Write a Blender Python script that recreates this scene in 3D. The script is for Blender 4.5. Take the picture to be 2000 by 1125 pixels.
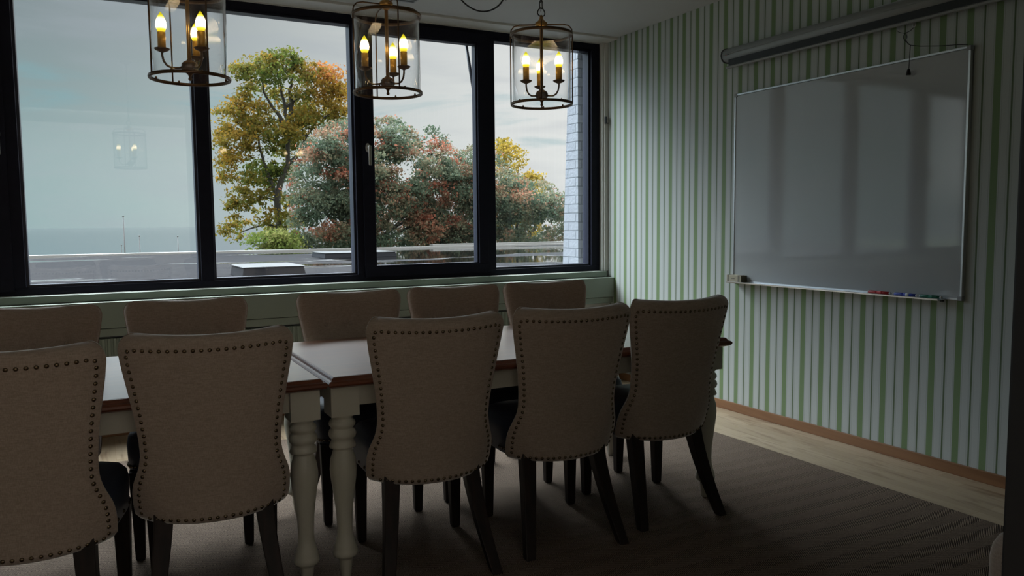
import bpy, bmesh, math, random
import numpy as np
from mathutils import Vector, Matrix
for o in list(bpy.data.objects): bpy.data.objects.remove(o)
S = bpy.context.scene
COL = S.collection
rnd = random.Random(7)
rng = np.random.default_rng(11)
R = math.radians
PI = math.pi

# ------------------------------------------------------------------ camera
FPX = 1530.5; YAW = R(28.115); PITCH = R(-4.682); ROLL = R(-0.532)
CAM = Vector((0, 0, 1.35))
fw = Vector((math.sin(YAW)*math.cos(PITCH), math.cos(YAW)*math.cos(PITCH), math.sin(PITCH)))
r0 = Vector((math.cos(YAW), -math.sin(YAW), 0)); u0 = r0.cross(fw)
rt = r0*math.cos(ROLL) + u0*math.sin(ROLL); up = -r0*math.sin(ROLL) + u0*math.cos(ROLL)
cd = bpy.data.cameras.new('camera'); cam = bpy.data.objects.new('camera', cd); COL.objects.link(cam)
cd.sensor_fit = 'HORIZONTAL'; cd.sensor_width = 36; cd.lens = 36*FPX/2000
cd.clip_start = .05; cd.clip_end = 60000
m = Matrix.Identity(4)
for i in range(3):
    m[i][0] = rt[i]; m[i][1] = up[i]; m[i][2] = -fw[i]; m[i][3] = CAM[i]
cam.matrix_world = m
S.camera = cam
def at(px, py, Y):
    "the point at distance Y on the sight line through a spot of the photo"
    d = fw + rt*((px-1000)/FPX) - up*((py-562.5)/FPX)
    return CAM + d*(Y/d.y)

# ------------------------------------------------------------------ view
S.view_settings.view_transform = 'Standard'; S.view_settings.look = 'None'
S.view_settings.exposure = 0.0; S.view_settings.gamma = 1.0
S.view_settings.use_curve_mapping = False
S.cycles.max_bounces = 8; S.cycles.diffuse_bounces = 5; S.cycles.transparent_max_bounces = 24
S.cycles.sample_clamp_indirect = 4.0

# ------------------------------------------------------------------ node helper
class NT:
    def __init__(s, nt): s.nt = nt
    def n(s, t, ins=None, **kw):
        nd = s.nt.nodes.new(t)
        for k, v in kw.items(): setattr(nd, k, v)
        for k, v in (ins or {}).items():
            if isinstance(v, bpy.types.NodeSocket): s.nt.links.new(v, nd.inputs[k])
            else:
                if isinstance(v, tuple) and len(v) == 3 and nd.inputs[k].type == 'RGBA': v = (*v, 1)
                nd.inputs[k].default_value = v
        return nd
    def math(s, op, a, b=0.0, c=0.0, clamp=False):
        nd = s.n('ShaderNodeMath', {0: a, 1: b, 2: c}, operation=op); nd.use_clamp = clamp
        return nd.outputs[0]
    def mix(s, f, a, b, blend='MIX'):
        nd = s.nt.nodes.new('ShaderNodeMix'); nd.data_type = 'RGBA'; nd.blend_type = blend
        for k, v in ((0, f), (6, a), (7, b)):
            if isinstance(v, bpy.types.NodeSocket): s.nt.links.new(v, nd.inputs[k])
            else: nd.inputs[k].default_value = (*v, 1) if isinstance(v, tuple) and len(v) == 3 else v
        return nd.outputs[2]
    def ramp(s, f, stops, interp='LINEAR'):
        nd = s.n('ShaderNodeValToRGB', {0: f}); cr = nd.color_ramp; cr.interpolation = interp
        while len(cr.elements) < len(stops): cr.elements.new(.5)
        for e, (p, c) in zip(cr.elements, stops): e.position = p; e.color = (*c, 1) if len(c) == 3 else c
        return nd.outputs[0]
    def sstep(s, v, a, b):
        nd = s.n('ShaderNodeMapRange', {0: v, 1: a, 2: b, 3: 0.0, 4: 1.0}); nd.interpolation_type = 'SMOOTHSTEP'
        return nd.outputs[0]

# ------------------------------------------------------------------ sky
W = bpy.data.worlds.new('sky'); S.world = W; W.use_nodes = True
W.node_tree.nodes.clear(); k = NT(W.node_tree)
tc = k.n('ShaderNodeTexCoord'); dirv = tc.outputs['Generated']
sx = k.n('ShaderNodeSeparateXYZ', {0: dirv})
dx, dz = sx.outputs[0], sx.outputs[2]
east = k.sstep(dx, -.12, .62)
lowc = k.mix(k.sstep(dz, 0.0, .30), (.335, .475, .490), (.235, .282, .305))
base = k.mix(east, lowc, (.88, .87, .86))
mp = k.n('ShaderNodeMapping', {0: dirv, 3: (1.6, 1.6, 8.5), 1: (.35, .0, .12)})
nz = k.n('ShaderNodeTexNoise', {'Vector': mp.outputs[0], 'Scale': 2.3, 'Detail': 7.0, 'Roughness': .55, 'Distortion': .35})
cl = k.sstep(nz.outputs[0], .40, .72)
sky = k.mix(k.math('MULTIPLY', cl, .42), base, (.42, .455, .52))
teal = k.sstep(nz.outputs[0], .43, .28)
sky = k.mix(k.math('MULTIPLY', teal, .55), sky, (.24, .46, .52))
# sky out of view is boosted to light the room and trees: high overhead
# and to the south and west, behind the viewer
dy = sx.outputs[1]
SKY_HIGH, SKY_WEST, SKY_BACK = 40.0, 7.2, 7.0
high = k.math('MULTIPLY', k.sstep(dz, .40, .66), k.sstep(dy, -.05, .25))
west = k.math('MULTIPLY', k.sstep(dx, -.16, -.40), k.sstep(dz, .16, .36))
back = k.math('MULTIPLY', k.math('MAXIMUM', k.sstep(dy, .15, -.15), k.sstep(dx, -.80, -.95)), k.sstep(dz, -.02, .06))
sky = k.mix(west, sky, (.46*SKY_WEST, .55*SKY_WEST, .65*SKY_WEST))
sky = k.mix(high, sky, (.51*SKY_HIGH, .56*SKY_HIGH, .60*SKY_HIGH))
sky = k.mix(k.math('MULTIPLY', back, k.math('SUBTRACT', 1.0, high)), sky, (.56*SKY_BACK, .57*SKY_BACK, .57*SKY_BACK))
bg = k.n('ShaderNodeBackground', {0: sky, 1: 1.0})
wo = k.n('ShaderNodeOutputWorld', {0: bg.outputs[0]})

# daylight enters by the long window: sampling portal over its opening (it adds no light)
pl = bpy.data.lights.new('window_portal', 'AREA'); pl.shape = 'RECTANGLE'; pl.size = 6.4; pl.size_y = 1.95
pl.cycles.is_portal = True
po = bpy.data.objects.new('window_portal', pl); COL.objects.link(po)
po.location = (.75, 5.86, 1.91); po.rotation_euler = (R(-90), 0, 0)
# unseen fill light added behind the viewer, bounced off the hall wall onto chairs
hl = bpy.data.lights.new('hall_fill', 'AREA'); hl.shape = 'RECTANGLE'; hl.size = 3.6; hl.size_y = .5; hl.energy = 78; hl.color = (1.0, .94, .90)
ho = bpy.data.objects.new('hall_fill', hl); COL.objects.link(ho); ho.location = (.6, -.30, 2.82); ho.rotation_euler = (R(-38), 0, 0)

# ------------------------------------------------------------------ materials
def newmat(name):
    mt = bpy.data.materials.new(name); mt.use_nodes = True
    nt = NT(mt.node_tree); b = mt.node_tree.nodes['Principled BSDF']
    return mt, nt, b
def mat(name, col, rough=.5, metal=0.0, spec=.5, noise=0.0, nscale=30.0, bump=0.0, coat=0.0):
    mt, k, b = newmat(name)
    b.inputs['Roughness'].default_value = rough; b.inputs['Metallic'].default_value = metal
    b.inputs['Specular IOR Level'].default_value = spec; b.inputs['Coat Weight'].default_value = coat
    b.inputs['Base Color'].default_value = (*col, 1)
    if noise or bump:
        tc = k.n('ShaderNodeTexCoord')
        nz = k.n('ShaderNodeTexNoise', {'Vector': tc.outputs['Object'], 'Scale': nscale, 'Detail': 4.0})
        if noise:
            c = k.mix(nz.outputs[0], tuple(x*(1-noise) for x in col), tuple(min(1, x*(1+noise)) for x in col))
            k.nt.links.new(c, b.inputs['Base Color'])
        if bump:
            bp = k.n('ShaderNodeBump', {'Height': nz.outputs[0], 'Strength': bump, 'Distance': .01})
            k.nt.links.new(bp.outputs[0], b.inputs['Normal'])
    return mt

def fabric(name, col):
    mt, k, b = newmat(name)
    tc = k.n('ShaderNodeTexCoord'); ob = tc.outputs['Object']
    def weave(sc):
        mp = k.n('ShaderNodeMapping', {0: ob, 3: sc})
        return k.n('ShaderNodeTexNoise', {'Vector': mp.outputs[0], 'Scale': 1.0, 'Detail': 2.0}).outputs[0]
    h = k.math('ADD', weave((40, 40, 520)), weave((520, 520, 40)))
    big = k.n('ShaderNodeTexNoise', {'Vector': ob, 'Scale': 5.0, 'Detail': 3.0}).outputs[0]
    c = k.mix(k.sstep(h, .7, 1.3), tuple(x*.80 for x in col), tuple(x*1.18 for x in col))
    c = k.mix(k.math('MULTIPLY', big, .25), c, tuple(x*.8 for x in col))
    k.nt.links.new(c, b.inputs['Base Color'])
    b.inputs['Roughness'].default_value = .9; b.inputs['Specular IOR Level'].default_value = .15
    b.inputs['Sheen Weight'].default_value = 1.0; b.inputs['Sheen Roughness'].default_value = .35
    bp = k.n('ShaderNodeBump', {'Height': h, 'Strength': .25, 'Distance': .002})
    k.nt.links.new(bp.outputs[0], b.inputs['Normal'])
    return mt

def wood(name, c1, c2, scale, rough, coat=0.0, bump=.05, spec=.5):
    mt, k, b = newmat(name)
    tc = k.n('ShaderNodeTexCoord')
    mp = k.n('ShaderNodeMapping', {0: tc.outputs['Object'], 3: scale})
    n1 = k.n('ShaderNodeTexNoise', {'Vector': mp.outputs[0], 'Scale': 1.0, 'Detail': 6.0, 'Distortion': .6})
    c = k.ramp(n1.outputs[0], [(.3, c1), (.7, c2)])
    k.nt.links.new(c, b.inputs['Base Color'])
    b.inputs['Roughness'].default_value = rough; b.inputs['Coat Weight'].default_value = coat
    b.inputs['Specular IOR Level'].default_value = spec; b.inputs['Coat Roughness'].default_value = rough
    bp = k.n('ShaderNodeBump', {'Height': n1.outputs[0], 'Strength': bump, 'Distance': .003})
    k.nt.links.new(bp.outputs[0], b.inputs['Normal'])
    return mt

def thin_glass(name, tint=(.97, .985, .98), r0=.04, rough=0.0):
    mt = bpy.data.materials.new(name); mt.use_nodes = True; mt.node_tree.nodes.clear(); k = NT(mt.node_tree)
    lw = k.n('ShaderNodeLayerWeight', {0: .5})
    f5 = k.math('POWER', lw.outputs['Facing'], 5.0)
    f = k.math('MULTIPLY_ADD', f5, 1-r0, r0, clamp=True)
    tr = k.n('ShaderNodeBsdfTransparent', {0: tint})
    gl = k.n('ShaderNodeBsdfGlossy', {'Color': (1, 1, 1), 'Roughness': rough})
    mx = k.n('ShaderNodeMixShader', {0: f, 1: tr.outputs[0], 2: gl.outputs[0]})
    k.n('ShaderNodeOutputMaterial', {0: mx.outputs[0]})
    return mt

M = {}
M['ceiling'] = mat('ceiling_paint', (.47, .475, .465), .85, noise=.03, nscale=3)
M['white_paint'] = mat('white_trim_paint', (.60, .60, .57), .55, noise=.04, nscale=9)
M['plaster'] = mat('back_wall_paint', (.34, .38, .32), .8, noise=.04, nscale=4)
M['sage'] = mat('sage_green_paint', (.222, .258, .212), .5, noise=.05, nscale=6)
M['frame'] = mat('window_frame_lacquer', (.010, .0105, .019), .5, spec=.12, noise=.25, nscale=25)
M['frame_edge'] = mat('window_glazing_bead', (.018, .020, .034), .35, spec=.3)
M['chrome'] = mat('brushed_steel', (.62, .60, .56), .32, 1.0, noise=.1, nscale=60)
M['brass'] = mat('antique_brass', (.58, .34, .12), .30, .9, noise=.35, nscale=40)
M['brass_dark'] = mat('aged_brass', (.16, .10, .06), .38, 1.0, noise=.3, nscale=50)
M['sleeve'] = mat('gilt_candle_sleeve', (.80, .44, .08), .36, .3, noise=.12, nscale=50)
M['iron'] = mat('black_iron', (.03, .027, .024), .45, .6, noise=.2, nscale=60)
M['stay'] = mat('grey_stay_bar', (.05, .055, .07), .4, noise=.1)
M['glass'] = thin_glass('window_glass')
M['lantern_glass'] = thin_glass('lantern_glass', (.988, .992, .994), .045)
M['linen'] = fabric('oatmeal_linen', (.385, .305, .250))
M['leather'] = mat('navy_leather', (.046, .056, .084), .45, noise=.2, nscale=14, bump=.08)
M['leg_wood'] = wood('dark_stained_wood', (.011, .008, .007), (.024, .014, .011), (30, 30, 4), .5, spec=.2)
M['nail'] = mat('antique_brass_nail', (.17, .122, .075), .27, .85)
M['table_top'] = wood('varnished_pine', (.155, .052, .020), (.270, .105, .040), (1.2, 22, 22), .30, coat=1.0, bump=.03, spec=1.0)
M['table_edge'] = wood('varnished_edge', (.085, .022, .010), (.170, .050, .020), (1.2, 26, 26), .30, coat=.2)
M['cream'] = mat('cream_paint', (.50, .475, .395), .42, noise=.05, nscale=12)
M['base_wood'] = wood('oak_baseboard', (.19, .085, .036), (.27, .13, .058), (22, 1.2, 22), .4)
M['alu'] = mat('aluminium', (.66, .68, .70), .34, .9, noise=.06, nscale=80)
M['grey_plastic'] = mat('grey_plastic', (.30, .31, .32), .45, noise=.05)
M['screen_case'] = mat('screen_case_enamel', (.27, .275, .27), .42, noise=.05, nscale=12)
M['black'] = mat('black_plastic', (.012, .012, .014), .45, noise=.15)
M['black_lacquer'] = mat('black_door_lacquer', (.010, .010, .011), .5, noise=.15, nscale=8)
M['cord'] = mat('black_cord', (.02, .02, .02), .7, noise=.1)
M['red'] = mat('red_marker_plastic', (.50, .02, .025), .35, noise=.05)
M['blue'] = mat('blue_marker_plastic', (.03, .06, .42), .35, noise=.05)
M['green'] = mat('green_marker_plastic', (.015, .14, .085), .35, noise=.05)
M['white_plastic'] = mat('white_plastic', (.70, .71, .72), .4, noise=.03)
M['box_card'] = mat('beige_card', (.42, .38, .28), .7, noise=.08, nscale=40)
M['felt'] = mat('olive_felt', (.10, .085, .05), .95, noise=.3, nscale=90)
M['ink'] = mat('dark_print', (.05, .05, .05), .7, noise=.1)
M['logo_red'] = mat('red_print', (.45, .03, .03), .6, noise=.05)
M['bark'] = mat('tree_bark', (.018, .016, .013), .9, noise=.4, nscale=6, bump=.4)
M['bark_moss'] = mat('mossy_bark', (.016, .014, .009), .9, noise=.5, nscale=5, bump=.4)
M['coping'] = mat('pale_metal_coping', (.13, .13, .127), .5, .0, noise=.1, nscale=2)
M['curb'] = mat('skylight_curb_sheet', (.0035, .0042, .0075), .6, .0, .15, noise=.2, nscale=3)
M['curb_top'] = mat('skylight_acrylic', (.016, .018, .022), .4, noise=.1, nscale=2)
M['mast'] = mat('grey_mast_paint', (.010, .012, .014), .5, noise=.1)

# whiteboard enamel
mt, k, b = newmat('whiteboard_enamel')
nz = k.n('ShaderNodeTexNoise', {'Scale': 3.0, 'Detail': 4.0})
k.nt.links.new(k.mix(nz.outputs[0], (.42, .44, .45), (.45, .465, .47)), b.inputs['Base Color'])
k.nt.links.new(k.math('MULTIPLY_ADD', nz.outputs[0], .02, .05), b.inputs['Roughness'])
b.inputs['Specular IOR Level'].default_value = .75
M['board'] = mt

# striped wallpaper: green bars each 146.5 mm, hairlines between
mt, k, b = newmat('striped_wallpaper')
tc = k.n('ShaderNodeTexCoord'); sy = k.n('ShaderNodeSeparateXYZ', {0: tc.outputs['Object']}).outputs[1]
ph = k.math('FRACT', k.math('DIVIDE', k.math('ADD', sy, -3.667 + .1465*40.5), .1465))   # .5 at a bar's middle
d = k.math('ABSOLUTE', k.math('SUBTRACT', ph, .5))                                       # 0 bar .. .5 hairline
paper, bar, line = (.50, .53, .51), (.175, .262, .118), (.110, .155, .080)
faint = (.37, .40, .37)
c = k.ramp(d, [(0, bar), (.118, faint), (.136, paper), (.160, faint), (.178, paper), (.395, faint), (.412, paper), (.436, faint), (.452, paper), (.468, line)], 'CONSTANT')
nz = k.n('ShaderNodeTexNoise', {'Vector': tc.outputs['Object'], 'Scale': 180.0, 'Detail': 2.0})
c = k.mix(k.math('MULTIPLY', nz.outputs[0], .12), c, (.3, .3, .28))
k.nt.links.new(c, b.inputs['Base Color']); b.inputs['Roughness'].default_value = .62; b.inputs['Specular IOR Level'].default_value = .35
M['wallpaper'] = mt

# birch strip floor, boards along Y
mt, k, b = newmat('birch_parquet')
tc = k.n('ShaderNodeTexCoord')
sw = k.n('ShaderNodeSeparateXYZ', {0: tc.outputs['Object']})
uv = k.n('ShaderNodeCombineXYZ', {0: sw.outputs[1], 1: sw.outputs[0]})
br = k.n('ShaderNodeTexBrick', {'Vector': uv.outputs[0], 'Color1': (.31, .225, .142), 'Color2': (.40, .305, .205), 'Mortar': (.30, .20, .10),
    'Scale': 1.0, 'Mortar Size': .0012, 'Bias': .1, 'Brick Width': .42, 'Row Height': .066}, offset=.37)
mp = k.n('ShaderNodeMapping', {0: tc.outputs['Object'], 3: (26, 3, 1)})
nz = k.n('ShaderNodeTexNoise', {'Vector': mp.outputs[0], 'Scale': 1.0, 'Detail': 5.0, 'Distortion': .5})
c = k.mix(k.sstep(nz.outputs[0], .50, .74), br.outputs[0], (.20, .125, .072))
k.nt.links.new(c, b.inputs['Base Color']); b.inputs['Roughness'].default_value = .36
M['parquet'] = mt

# herringbone sisal rug: chevron rows along X
mt, k, b = newmat('herringbone_sisal')
tc = k.n('ShaderNodeTexCoord'); sp = k.n('ShaderNodeSeparateXYZ', {0: tc.outputs['Object']})
zz = k.math('PINGPONG', sp.outputs[1], .0575)
line = k.math('SINE', k.math('MULTIPLY', k.math('ADD', sp.outputs[0], k.math('MULTIPLY', zz, 1.8)), 2*PI/.0128))
nz = k.n('ShaderNodeTexNoise', {'Vector': tc.outputs['Object'], 'Scale': 210.0, 'Detail': 3.0})
h = k.math('ADD', k.math('MULTIPLY', line, .62), k.math('MULTIPLY', k.math('SUBTRACT', nz.outputs[0], .5), 1.3))
c = k.ramp(k.sstep(h, -.6, .75), [(0, (.030, .021, .016)), (.5, (.140, .098, .074)), (1, (.36, .270, .205))])
k.nt.links.new(c, b.inputs['Base Color']); b.inputs['Roughness'].default_value = .95; b.inputs['Specular IOR Level'].default_value = .15
bp = k.n('ShaderNodeBump', {'Height': h, 'Strength': .6, 'Distance': .004}); k.nt.links.new(bp.outputs[0], b.inputs['Normal'])
M['rug'] = mt

# white painted brick
mt, k, b = newmat('white_painted_brick')
tc = k.n('ShaderNodeTexCoord'); sp = k.n('ShaderNodeSeparateXYZ', {0: tc.outputs['Object']})
uv = k.n('ShaderNodeCombineXYZ', {0: k.math('ADD', sp.outputs[0], sp.outputs[1]), 1: sp.outputs[2]})
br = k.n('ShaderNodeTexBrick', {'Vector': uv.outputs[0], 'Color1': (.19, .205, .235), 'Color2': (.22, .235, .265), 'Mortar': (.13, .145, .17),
    'Scale': 1.0, 'Mortar Size': .007, 'Mortar Smooth': .4, 'Brick Width': .26, 'Row Height': .080}, offset=.5)
nz = k.n('ShaderNodeTexNoise', {'Vector': tc.outputs['Object'], 'Scale': 38.0, 'Detail': 4.0})
k.nt.links.new(br.outputs[0], b.inputs['Base Color']); b.inputs['Roughness'].default_value = .8
h = k.math('ADD', k.math('MULTIPLY', br.outputs['Fac'], -1.0), k.math('MULTIPLY', nz.outputs[0], .5))
bp = k.n('ShaderNodeBump', {'Height': h, 'Strength': .8, 'Distance': .012}); k.nt.links.new(bp.outputs[0], b.inputs['Normal'])
M['brick'] = mt

# wet bitumen roof with standing puddles
mt, k, b = newmat('wet_bitumen_roof')
tc = k.n('ShaderNodeTexCoord'); ob = tc.outputs['Object']
mp = k.n('ShaderNodeMapping', {0: ob, 3: (.16, .42, 1), 1: (.2, .55, 0)})
pn = k.n('ShaderNodeTexNoise', {'Vector': mp.outputs[0], 'Scale': 1.0, 'Detail': 3.0, 'Roughness': .5})
sp = k.n('ShaderNodeSeparateXYZ', {0: ob})
wetx = k.math('MULTIPLY_ADD', k.sstep(sp.outputs[0], -1.0, 9.0), .20, -.055)
pud = k.sstep(k.math('ADD', pn.outputs[0], wetx), .56, .585)
fine = k.n('ShaderNodeTexNoise', {'Vector': ob, 'Scale': 14.0, 'Detail': 6.0})
seam = k.math('LESS_THAN', k.math('PINGPONG', sp.outputs[1], .5), .018)
c = k.ramp(fine.outputs[0], [(.35, (.010, .010, .0115)), (.65, (.021, .021, .0235))])
c = k.mix(k.math('MULTIPLY', seam, .6), c, (.005, .005, .006))
c = k.mix(pud, c, (.004, .004, .004))
k.nt.links.new(c, b.inputs['Base Color'])
k.nt.links.new(k.math('MULTIPLY_ADD', pud, -.78, .82), b.inputs['Roughness'])
bh = k.math('MULTIPLY', fine.outputs[0], k.math('SUBTRACT', 1.0, pud))
bp = k.n('ShaderNodeBump', {'Height': bh, 'Strength': .35, 'Distance': .02}); k.nt.links.new(bp.outputs[0], b.inputs['Normal'])
k.nt.links.new(k.math('MULTIPLY_ADD', pud, .5, .02), b.inputs['Specular IOR Level'])
M['roof'] = mt

# sea
mt, k, b = newmat('calm_sea')
tc = k.n('ShaderNodeTexCoord')
mp = k.n('ShaderNodeMapping', {0: tc.outputs['Object'], 3: (.02, .05, 1)})
nz = k.n('ShaderNodeTexNoise', {'Vector': mp.outputs[0], 'Scale': 1.0, 'Detail': 6.0})
k.nt.links.new(k.mix(nz.outputs[0], (.0025, .0075, .0150), (.0040, .0100, .0185)), b.inputs['Base Color'])
b.inputs['Roughness'].default_value = .10; b.inputs['Specular IOR Level'].default_value = .30
M['sea'] = mt
M['ground'] = mat('grass_ground', (.07, .09, .04), .95, noise=.4, nscale=.5)

# lamp bulbs: frosted candle bulbs, hottest round the filament
mt = bpy.data.materials.new('glowing_candle_bulb'); mt.use_nodes = True; mt.node_tree.nodes.clear(); k = NT(mt.node_tree)
tc = k.n('ShaderNodeTexCoord'); zz = k.n('ShaderNodeSeparateXYZ', {0: tc.outputs['Generated']}).outputs[2]
c = k.ramp(zz, [(0, (1.0, .74, .02)), (.16, (1.0, .78, .05)), (.30, (1.0, .74, .42)), (.62, (1.0, .74, .42)), (.80, (1.0, .84, .03)), (1, (1.0, .84, .01))])
st = k.ramp(zz, [(0, (.08,)*3), (.16, (.14,)*3), (.34, (1,)*3), (.55, (1,)*3), (.70, (.30,)*3), (.82, (.09,)*3), (1, (.07,)*3)])
em = k.n('ShaderNodeEmission', {0: c, 1: k.math('MULTIPLY', st, 10.0)}); k.n('ShaderNodeOutputMaterial', {0: em.outputs[0]})
M['bulb'] = mt

def leafmat(name, stops, spec=.06):
    mt, k, b = newmat(name)
    a = k.n('ShaderNodeAttribute', attribute_name='tint')
    k.nt.links.new(k.ramp(a.outputs['Fac'], stops), b.inputs['Base Color'])
    b.inputs['Roughness'].default_value = .7; b.inputs['Specular IOR Level'].default_value = spec
    tl = k.n('ShaderNodeBsdfTranslucent', {0: b.inputs['Base Color'].links[0].from_socket})
    mx = k.n('ShaderNodeMixShader', {0: .55, 1: b.outputs[0], 2: tl.outputs[0]})
    k.nt.links.new(mx.outputs[0], mt.node_tree.nodes['Material Output'].inputs[0])
    return mt
M['maple'] = leafmat('maple_leaves', [(0, (.040, .070, .014)), (.25, (.080, .096, .018)), (.5, (.135, .098, .018)), (.75, (.215, .115, .016)), (1, (.26, .095, .028))])
M['rowan'] = leafmat('rowan_leaves', [(0, (.036, .060, .040)), (.35, (.078, .104, .070)), (.6, (.125, .128, .080)), (.8, (.200, .128, .084)), (1, (.255, .088, .056))])
M['yellow'] = leafmat('yellowing_leaves', [(0, (.06, .07, .02)), (.5, (.16, .12, .02)), (1, (.27, .18, .03))])
M['shrub'] = leafmat('shrub_leaves', [(0, (.04, .07, .015)), (.5, (.10, .13, .03)), (1, (.18, .18, .06))])

# ------------------------------------------------------------------ mesh builder
class MB:
    def __init__(s): s.v = []; s.f = []; s.sm = []; s.bev = []
    def add(s, vs, fs, smooth=False):
        o = len(s.v); s.v += [tuple(p) for p in vs]; s.f += [tuple(i+o for i in q) for q in fs]; s.sm += [smooth]*len(fs)
        return s
    def box(s, x0, x1, y0, y1, z0, z1):
        x0, x1 = min(x0, x1), max(x0, x1); y0, y1 = min(y0, y1), max(y0, y1); z0, z1 = min(z0, z1), max(z0, z1)
        vs = [(x, y, z) for z in (z0, z1) for y in (y0, y1) for x in (x0, x1)]
        return s.add(vs, [(0, 2, 3, 1), (4, 5, 7, 6), (0, 1, 5, 4), (2, 6, 7, 3), (0, 4, 6, 2), (1, 3, 7, 5)])
    def loft(s, loops, smooth=True, cap0=True, cap1=True, closed=True):
        n = len(loops[0]); vs = [p for l in loops for p in l]; fs = []
        for i in range(len(loops)-1):
            for j in range(n if closed else n-1):
                j2 = (j+1) % n
                fs.append((i*n+j, i*n+j2, (i+1)*n+j2, (i+1)*n+j))
        s.add(vs, fs, smooth)
        o = len(s.v)-len(vs)
        if cap0: s.f.append(tuple(o+j for j in reversed(range(n)))); s.sm.append(False)
        if cap1: s.f.append(tuple(o+(len(loops)-1)*n+j for j in range(n))); s.sm.append(False)
        return s
    def lathe(s, prof, cx=0, cy=0, cz=0, n=24, cap0=True, cap1=True):
        loops = [[(cx+r*math.cos(2*PI*j/n), cy+r*math.sin(2*PI*j/n), cz+z) for j in range(n)] for r, z in prof]
        return s.loft(loops, True, cap0, cap1)
    def tube(s, pts, r, n=8, closed=False, flat=None):
        pts = [Vector(p) for p in pts]; N = len(pts); loops = []
        rs = r if isinstance(r, (list, tuple)) else [r]*N
        prev = None
        for i in range(N):
            a = pts[(i-1) % N] if (closed or i > 0) else pts[i]
            b_ = pts[(i+1) % N] if (closed or i < N-1) else pts[i]
            t = (b_-a).normalized()
            if prev is None:
                ref = Vector((0, 0, 1)) if abs(t.z) < .9 else Vector((1, 0, 0))
                e1 = t.cross(ref).normalized()
            else:
                e1 = (prev - t*prev.dot(t)).normalized()
            prev = e1; e2 = t.cross(e1)
            loops.append([tuple(pts[i] + (e1*math.cos(2*PI*j/n) + e2*math.sin(2*PI*j/n))*rs[i]) for j in range(n)])
        if closed: loops.append(loops[0])
        return s.loft(loops, True, not closed, not closed)
    def cyl(s, p0, p1, r, n=16, r1=None):
        return s.tube([p0, p1], [r, r if r1 is None else r1], n)
    def build(s, name, material, parent=None, bevel=0.0, seg=2, sub=0):
        me = bpy.data.meshes.new(name)
        me.from_pydata(s.v, [], s.f); me.update()
        me.polygons.foreach_set('use_smooth', s.sm)
        if bevel:
            bm = bmesh.new(); bm.from_mesh(me)
            bmesh.ops.remove_doubles(bm, verts=bm.verts, dist=1e-6)
            es = [e for e in bm.edges if len(e.link_faces) == 2 and e.calc_face_angle(0) > .6]
            bmesh.ops.bevel(bm, geom=es, offset=bevel, segments=seg, profile=.6, affect='EDGES', clamp_overlap=True)
            bm.to_mesh(me); bm.free()
        me.materials.append(material)
        o = bpy.data.objects.new(name, me); COL.objects.link(o)
        if parent: o.parent = parent
        if sub:
            md = o.modifiers.new('subdivision', 'SUBSURF'); md.levels = sub; md.render_levels = sub
        return o

def empty(name, loc=(0, 0, 0), rz=0):
    o = bpy.data.objects.new(name, None); COL.objects.link(o); o.location = loc; o.rotation_euler = (0, 0, rz)
    o.empty_display_size = .1
    return o
def tag(o, label, cat, group=None, kind=None):
    o['label'] = label; o['category'] = cat
    if group: o['group'] = group
    if kind: o['kind'] = kind
    return o
def struct(o): o['kind'] = 'structure'; return o
def copy_tree(o, parent=None):
    kids = [c for c in COL.objects if c.parent == o]
    c = o.copy(); COL.objects.link(c); c.parent = parent
    for ch in kids: copy_tree(ch, c)
    return c
def box(name, material, x0, x1, y0, y1, z0, z1, parent=None, bevel=0.0):
    return MB().box(x0, x1, y0, y1, z0, z1).build(name, material, parent, bevel)

# ------------------------------------------------------------------ room shell
XR = 3.994; CEIL = 2.91; XL = -3.0
YB = .62            # room face of the wall the photographer's doorway is in
struct(box('floor', M['parquet'], XL-.1, XR+.1, -1.9, 5.75, -.06, 0))
struct(box('ceiling', M['ceiling'], XL-.1, XR+.1, -1.9, 5.53, CEIL, CEIL+.1))
struct(box('wall_right', M['wallpaper'], XR, XR+.14, -1.9, 5.95, 0, CEIL+.02))
struct(box('wall_left', M['plaster'], XL-.14, XL, -1.9, 5.95, 0, CEIL))
struct(box('wall_hall', M['white_paint'], XL, XR, -2.0, -1.9, 0, CEIL))
# stub of wall beside the opening the view is taken from, with its black lining
struct(box('wall_back', M['plaster'], 1.22, XR, YB-.16, YB, 0, CEIL))
struct(box('door_1', M['black_lacquer'], 1.145, 1.22, YB-.19, YB+.02, 0, CEIL, bevel=.004))
# window wall: parapet, narrow right pier, lintel
ww = MB(); ww.box(XL, XR, 5.70, 5.95, 0, .93); ww.box(3.943, XR, 5.69, 5.95, .93, 2.93); ww.box(XL, -2.46, 5.69, 5.95, .93, 2.93)
ww.box(-2.46, 3.943, 5.72, 5.95, 2.888, 3.02)
struct(ww.build('wall_window', M['white_paint']))
tb = MB(); tb.box(XL, XR, 5.535, 5.72, 2.893, 2.93); tb.box(XL, XR, 5.52, 5.60, 2.915, 3.0)
struct(tb.build('trim_1', M['white_paint'], bevel=.003))
struct(box('trim_2', M['white_paint'], 3.957, XR, 5.675, 5.69, .93, 2.89, bevel=.003))
struct(box('trim_3', M['sage'], XL, XR-.028, 5.655, 5.74, .882, .928, bevel=.003))     # window board
struct(box('baseboard_right', M['base_wood'], XR-.016, XR, YB, 5.55, 0, .062, bevel=.003))
struct(box('baseboard_window', M['base_wood'], XL, XR-.016, 5.62, 5.70, 0, .075, bevel=.003))

# rug
rug = box('area_rug', M['rug'], -2.6, 3.462, 1.1, 4.95, .0005, .011, bevel=.003)
tag(rug, 'large dark brown herringbone sisal rug lying under the tables and chairs', 'rug')

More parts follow.
